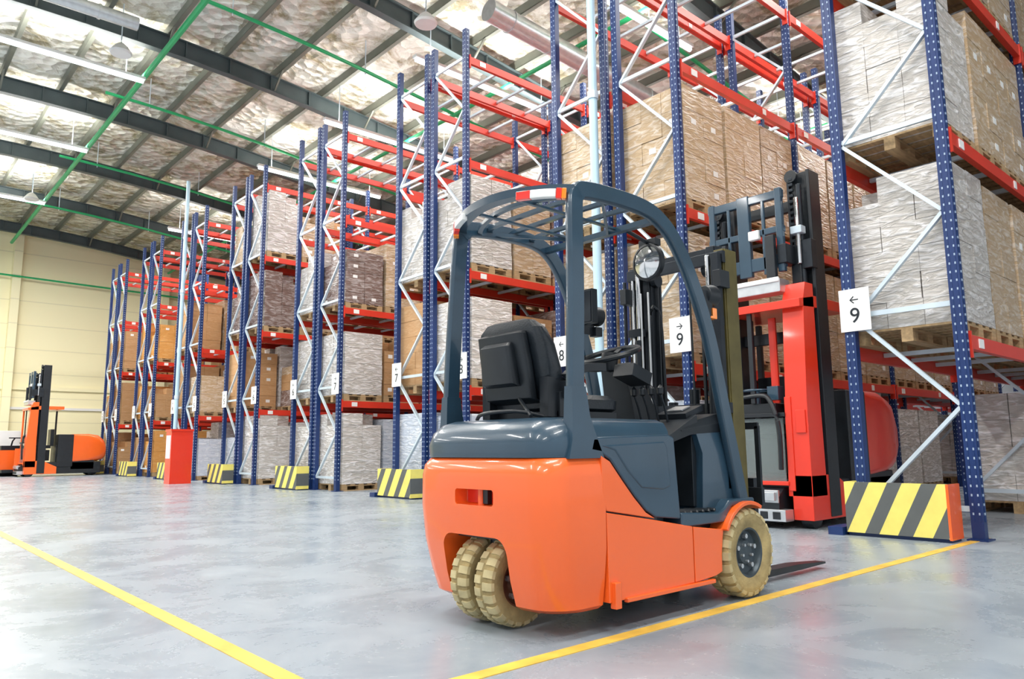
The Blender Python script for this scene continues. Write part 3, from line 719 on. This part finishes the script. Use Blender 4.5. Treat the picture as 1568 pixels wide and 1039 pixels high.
# ------------------------------------------------------------------ REACH TRUCKS
m, nt, bs = newmat("cab_glass"); bs.inputs["Base Color"].default_value = (0.35, 0.42, 0.42, 1); bs.inputs["Roughness"].default_value = 0.03
bs.inputs["Alpha"].default_value = 0.3; M['glass'] = m
def reach_truck(loc, rz, k):
    T = empty("reach_truck", loc, rz)
    b = MB()
    b.bx(.25, 2.2, .05, 1.1, .08, .45, 'black')
    b.bx(.9, 1.35, .02, 1.12, .3, 1.35, 'black')
    def sec(x, hy, z0, z1, r=.22):
        P = []
        for q, (s1, sz) in enumerate(((1, 1), (-1, 1), (-1, -1), (1, -1))):
            for i in range(5):
                a = q*math.pi/2+i/4*math.pi/2; zc = (z0+z1)/2; hz = (z1-z0)/2; rr = min(r, hz*.9, hy*.9)
                P.append((x, .575+s1*(hy-rr)+rr*math.cos(a), zc+sz*(hz-rr)+rr*math.sin(a)))
        return P
    b.loft([sec(1.3, .55, .45, 1.36, .06), sec(1.8, .55, .45, 1.37, .12), sec(2.1, .54, .47, 1.33, .2), sec(2.28, .50, .52, 1.2, .25), sec(2.36, .42, .6, 1.05, .22), sec(2.38, .3, .68, .95, .12)], k)
    b.bx(1.3, 2.0, .05, 1.1, .2, .5, 'black')
    b.obj("body", T, bevel=.015, seg=2)
    b = MB()
    b.loft([[(.0, .0, .30), (.30, .0, .30), (.30, .24, .30), (.0, .24, .30)], [(.0, .0, 1.2), (.28, .0, 1.2), (.28, .22, 1.2), (.0, .22, 1.2)], [(.06, .0, 2.2), (.28, .0, 2.2), (.28, .22, 2.2), (.06, .22, 2.2)], [(.12, .0, 2.38), (.28, .0, 2.38), (.28, .22, 2.38), (.12, .22, 2.38)]], k)
    b.bx(-.012, .0, .16, .225, .35, 1.25, k); b.bx(-.015, 0, .02, .12, .9, 1.12, k)
    b.prism([(.0, .08), (.0, .5), (.5, .5), (.9, .3), (.9, .08)], .0, .2, k)
    b.prism([(-.02, 2.12), (-.02, 2.2), (.3, 2.26), (1.0, 2.26), (1.0, 2.16), (.3, 2.14)], .0, 1.05, k)
    b.bx(.0, .05, .98, 1.04, .4, 2.15, k); b.bx(.95, 1.0, .98, 1.04, .4, 2.15, 'black'); b.bx(.02, .05, .55, .60, 1.2, 2.15, 'black')
    b.prism([(-.12, .06), (-.12, .30), (.0, .38), (.3, .38), (.3, .06)], .28, 1.04, 'black')
    b.bx(-.13, -.10, .28, 1.04, .24, .36, 'alu'); b.bx(-.13, .3, 1.02, 1.06, .06, .9, k)
    b.bx(-.16, .0, .2, .9, .07, .18, 'alu'); b.bx(-.17, -.02, .30, .9, .26, .34, 'alu')
    for i in range(5): b.bx(-.165, -.155, .25+i*.13, .33+i*.13, .09, .16, 'black')
    b.bx(-.03, .05, .22, 1.0, 1.06, 1.10, 'black'); b.bx(-.03, .05, .22, 1.0, .40, .44, k)
    b.obj("cab_frame", T, bevel=.015, seg=3)
    b = MB(); b.bx(.01, .02, .26, .97, .44, 1.05, 'glass'); b.obj("cab_glass", T)
    b = MB()
    b.bx(.35, .75, .45, .95, .5, .85, 'black'); b.box((.55, .7, .95), (.45, .48, .1), 'vinyl'); b.box((.8, .7, 1.25), (.1, .46, .55), 'vinyl')
    b.tube(smooth_path([(-.04, .28, .55), (-.06, .27, .95), (-.04, .36, 1.22), (.0, .5, 1.28), (.1, .9, 1.25)], 5), .025, 'black', 8)
    b.bx(.05, .3, .35, .95, 1.1, 1.2, 'black'); b.tube([Vector((.15+.13*math.cos(a), .6+.13*math.sin(a), 1.34)) for a in [i*math.pi/8 for i in range(17)]], .014, 'slate', 8)
    b.cyl((.15, .6, 1.15), (.15, .6, 1.34), .03, 'slate', 10); b.box((.12, .38, 1.30), (.12, .12, .14), 'slate'); b.box((.1, .82, 1.28), (.12, .1, .1), 'slate')
    b.bx(.88, .92, .22, 1.0, .45, 1.0, 'black'); b.bx(.3, .34, .24, .34, 1.2, 2.1, 'steel'); b.bx(.3, .33, .7, .76, 1.2, 2.1, 'steel'); b.bx(.3, .33, .44, .52, 1.2, 2.1, k)
    b.obj("cab_interior", T, bevel=.02, seg=2)
    b = MB()
    for y, z1 in ((.12, 3.6), (1.0, 3.4)):
        b.bx(.38, .52, y-.10, y+.10, .1, z1, 'black'); b.bx(.34, .56, y-.13, y-.09, .1, z1, 'black'); b.bx(.34, .56, y+.09, y+.12, .1, z1, 'steel')
        for i in range(18): b.box((.30, y+.05, z1-1.1+i*.06), (.03, .05, .035), 'steel')
        b.cyl((.30, y-.03, 1.3), (.30, y-.03, z1-.15), .03, 'steel', 10); b.cyl((.29, y+.05, z1-.05), (.33, y+.05, z1-.05), .07, 'black', 12)
    b.cyl((.25, .1, 2.6), (.25, .1, 3.3), .025, 'chrome', 10); b.box((.25, .1, 2.95), (.1, .12, .08), 'galv')
    b.box((.33, .07, 2.7), (.12, .18, .3), 'steel'); b.box((.3, .14, 2.5), (.1, .1, .2), 'black')
    for z in (1.0, 1.9, 3.28): b.bx(.42, .48, .1, 1.0, z-.06, z+.06, 'black')
    b.obj("mast", T, bevel=.01)
    b = MB(); dz = .12
    for z, h in ((2.52, .14), (2.85, .07), (3.22, .09)): b.bx(.10, .16, .18, 1.05, z-h/2+dz, z+h/2+dz, 'slate')
    for y, ww in ((.22, .035), (.62, .07), (1.0, .035)): b.bx(.09, .15, y-ww, y+ww, 2.4+dz, 3.28+dz, 'slate')
    for y in (.4, .8): b.bx(.10, .13, y-.018, y+.018, 2.4+dz, 3.2+dz, 'slate')
    b.bx(.0, .2, .2, .98, 2.30, 2.44, 'alu'); b.bx(-.02, .0, .2, .98, 2.40, 2.45, 'white')
    for y in (.3, .85): b.bx(.02, .08, y-.05, y+.05, 2.38, 2.9, 'black')
    b.box((.2, .2, 2.7), (.25, .1, .2), 'steel'); b.box((.1, .5, 2.95), (.06, .12, .1), 'white')
    b.obj("fork_carriage", T, bevel=.01)
    b = MB()
    for x, y, r in ((.15, .1, .13), (.15, .95, .13), (2.0, .3, .17), (2.0, .9, .17)):
        b.lathe([(0, -.07), (r*.6, -.07), (r, -.05), (r, .05), (r*.6, .07), (0, .07)], (x, y, r), 'black', 'Y', 20)
    b.obj("wheels", T)
    return T
reach_truck((6.82, 3.42, 0), 0, 'red')
reach_truck((4.35, 28.2, 0), 0, 'orange')
# low pallet truck carrying a load, parked beside the far truck
P = empty("pallet_truck", (4.15, 29.9, 0), math.radians(100))
b = MB()
for y in (-.25, .25): b.bx(.3, 1.5, y-.09, y+.09, .06, .14, 'red')
b.bx(-.35, .3, -.38, .38, .12, .85, 'orange'); b.bx(-.3, .2, -.33, .33, .85, 1.0, 'black'); b.bx(-.6, -.35, -.36, .36, .12, .22, 'black')
b.tube([(-.1, 0, .9), (-.25, 0, 1.15), (-.45, 0, 1.25)], .025, 'black', 8); b.cyl((-.45, -.18, 1.25), (-.45, .18, 1.25), .02, 'black', 8)
b.cyl((.0, -.3, .1), (.0, .3, .1), .1, 'black', 16); b.cyl((1.35, -.32, .06), (1.35, .32, .06), .06, 'black', 12)
b.bx(.22, .3, -.38, .38, .2, 1.5, 'white'); b.obj("truck_body", P, bevel=.02)

# ------------------------------------------------------------------ world
w = bpy.data.worlds.new("sky"); scene.world = w; w.use_nodes = True
bg = w.node_tree.nodes["Background"]; bg.inputs[0].default_value = (0.90, 0.95, 1.0, 1); bg.inputs[1].default_value = 1.0

# ------------------------------------------------------------------ camera
cam = bpy.data.cameras.new("camera"); co = bpy.data.objects.new("camera", cam); COL.objects.link(co); scene.camera = co
cam.sensor_width = 36; cam.lens = 36*1137/1568; cam.clip_end = 200
az = math.radians(48.2); p = math.radians(8.25); ro = 0.0096
f = Vector((math.cos(p)*math.cos(az), math.cos(p)*math.sin(az), math.sin(p))); r = Vector((math.sin(az), -math.cos(az), 0)); u = r.cross(f)
r2 = r*math.cos(ro)-u*math.sin(ro); u2 = u*math.cos(ro)+r*math.sin(ro)
mtx = Matrix((r2, u2, -f)).transposed().to_4x4(); mtx.translation = Vector((0, 0, .79)); co.matrix_world = mtx
scene.view_settings.view_transform = 'Standard'; scene.view_settings.look = 'None'; scene.view_settings.exposure = 0.0
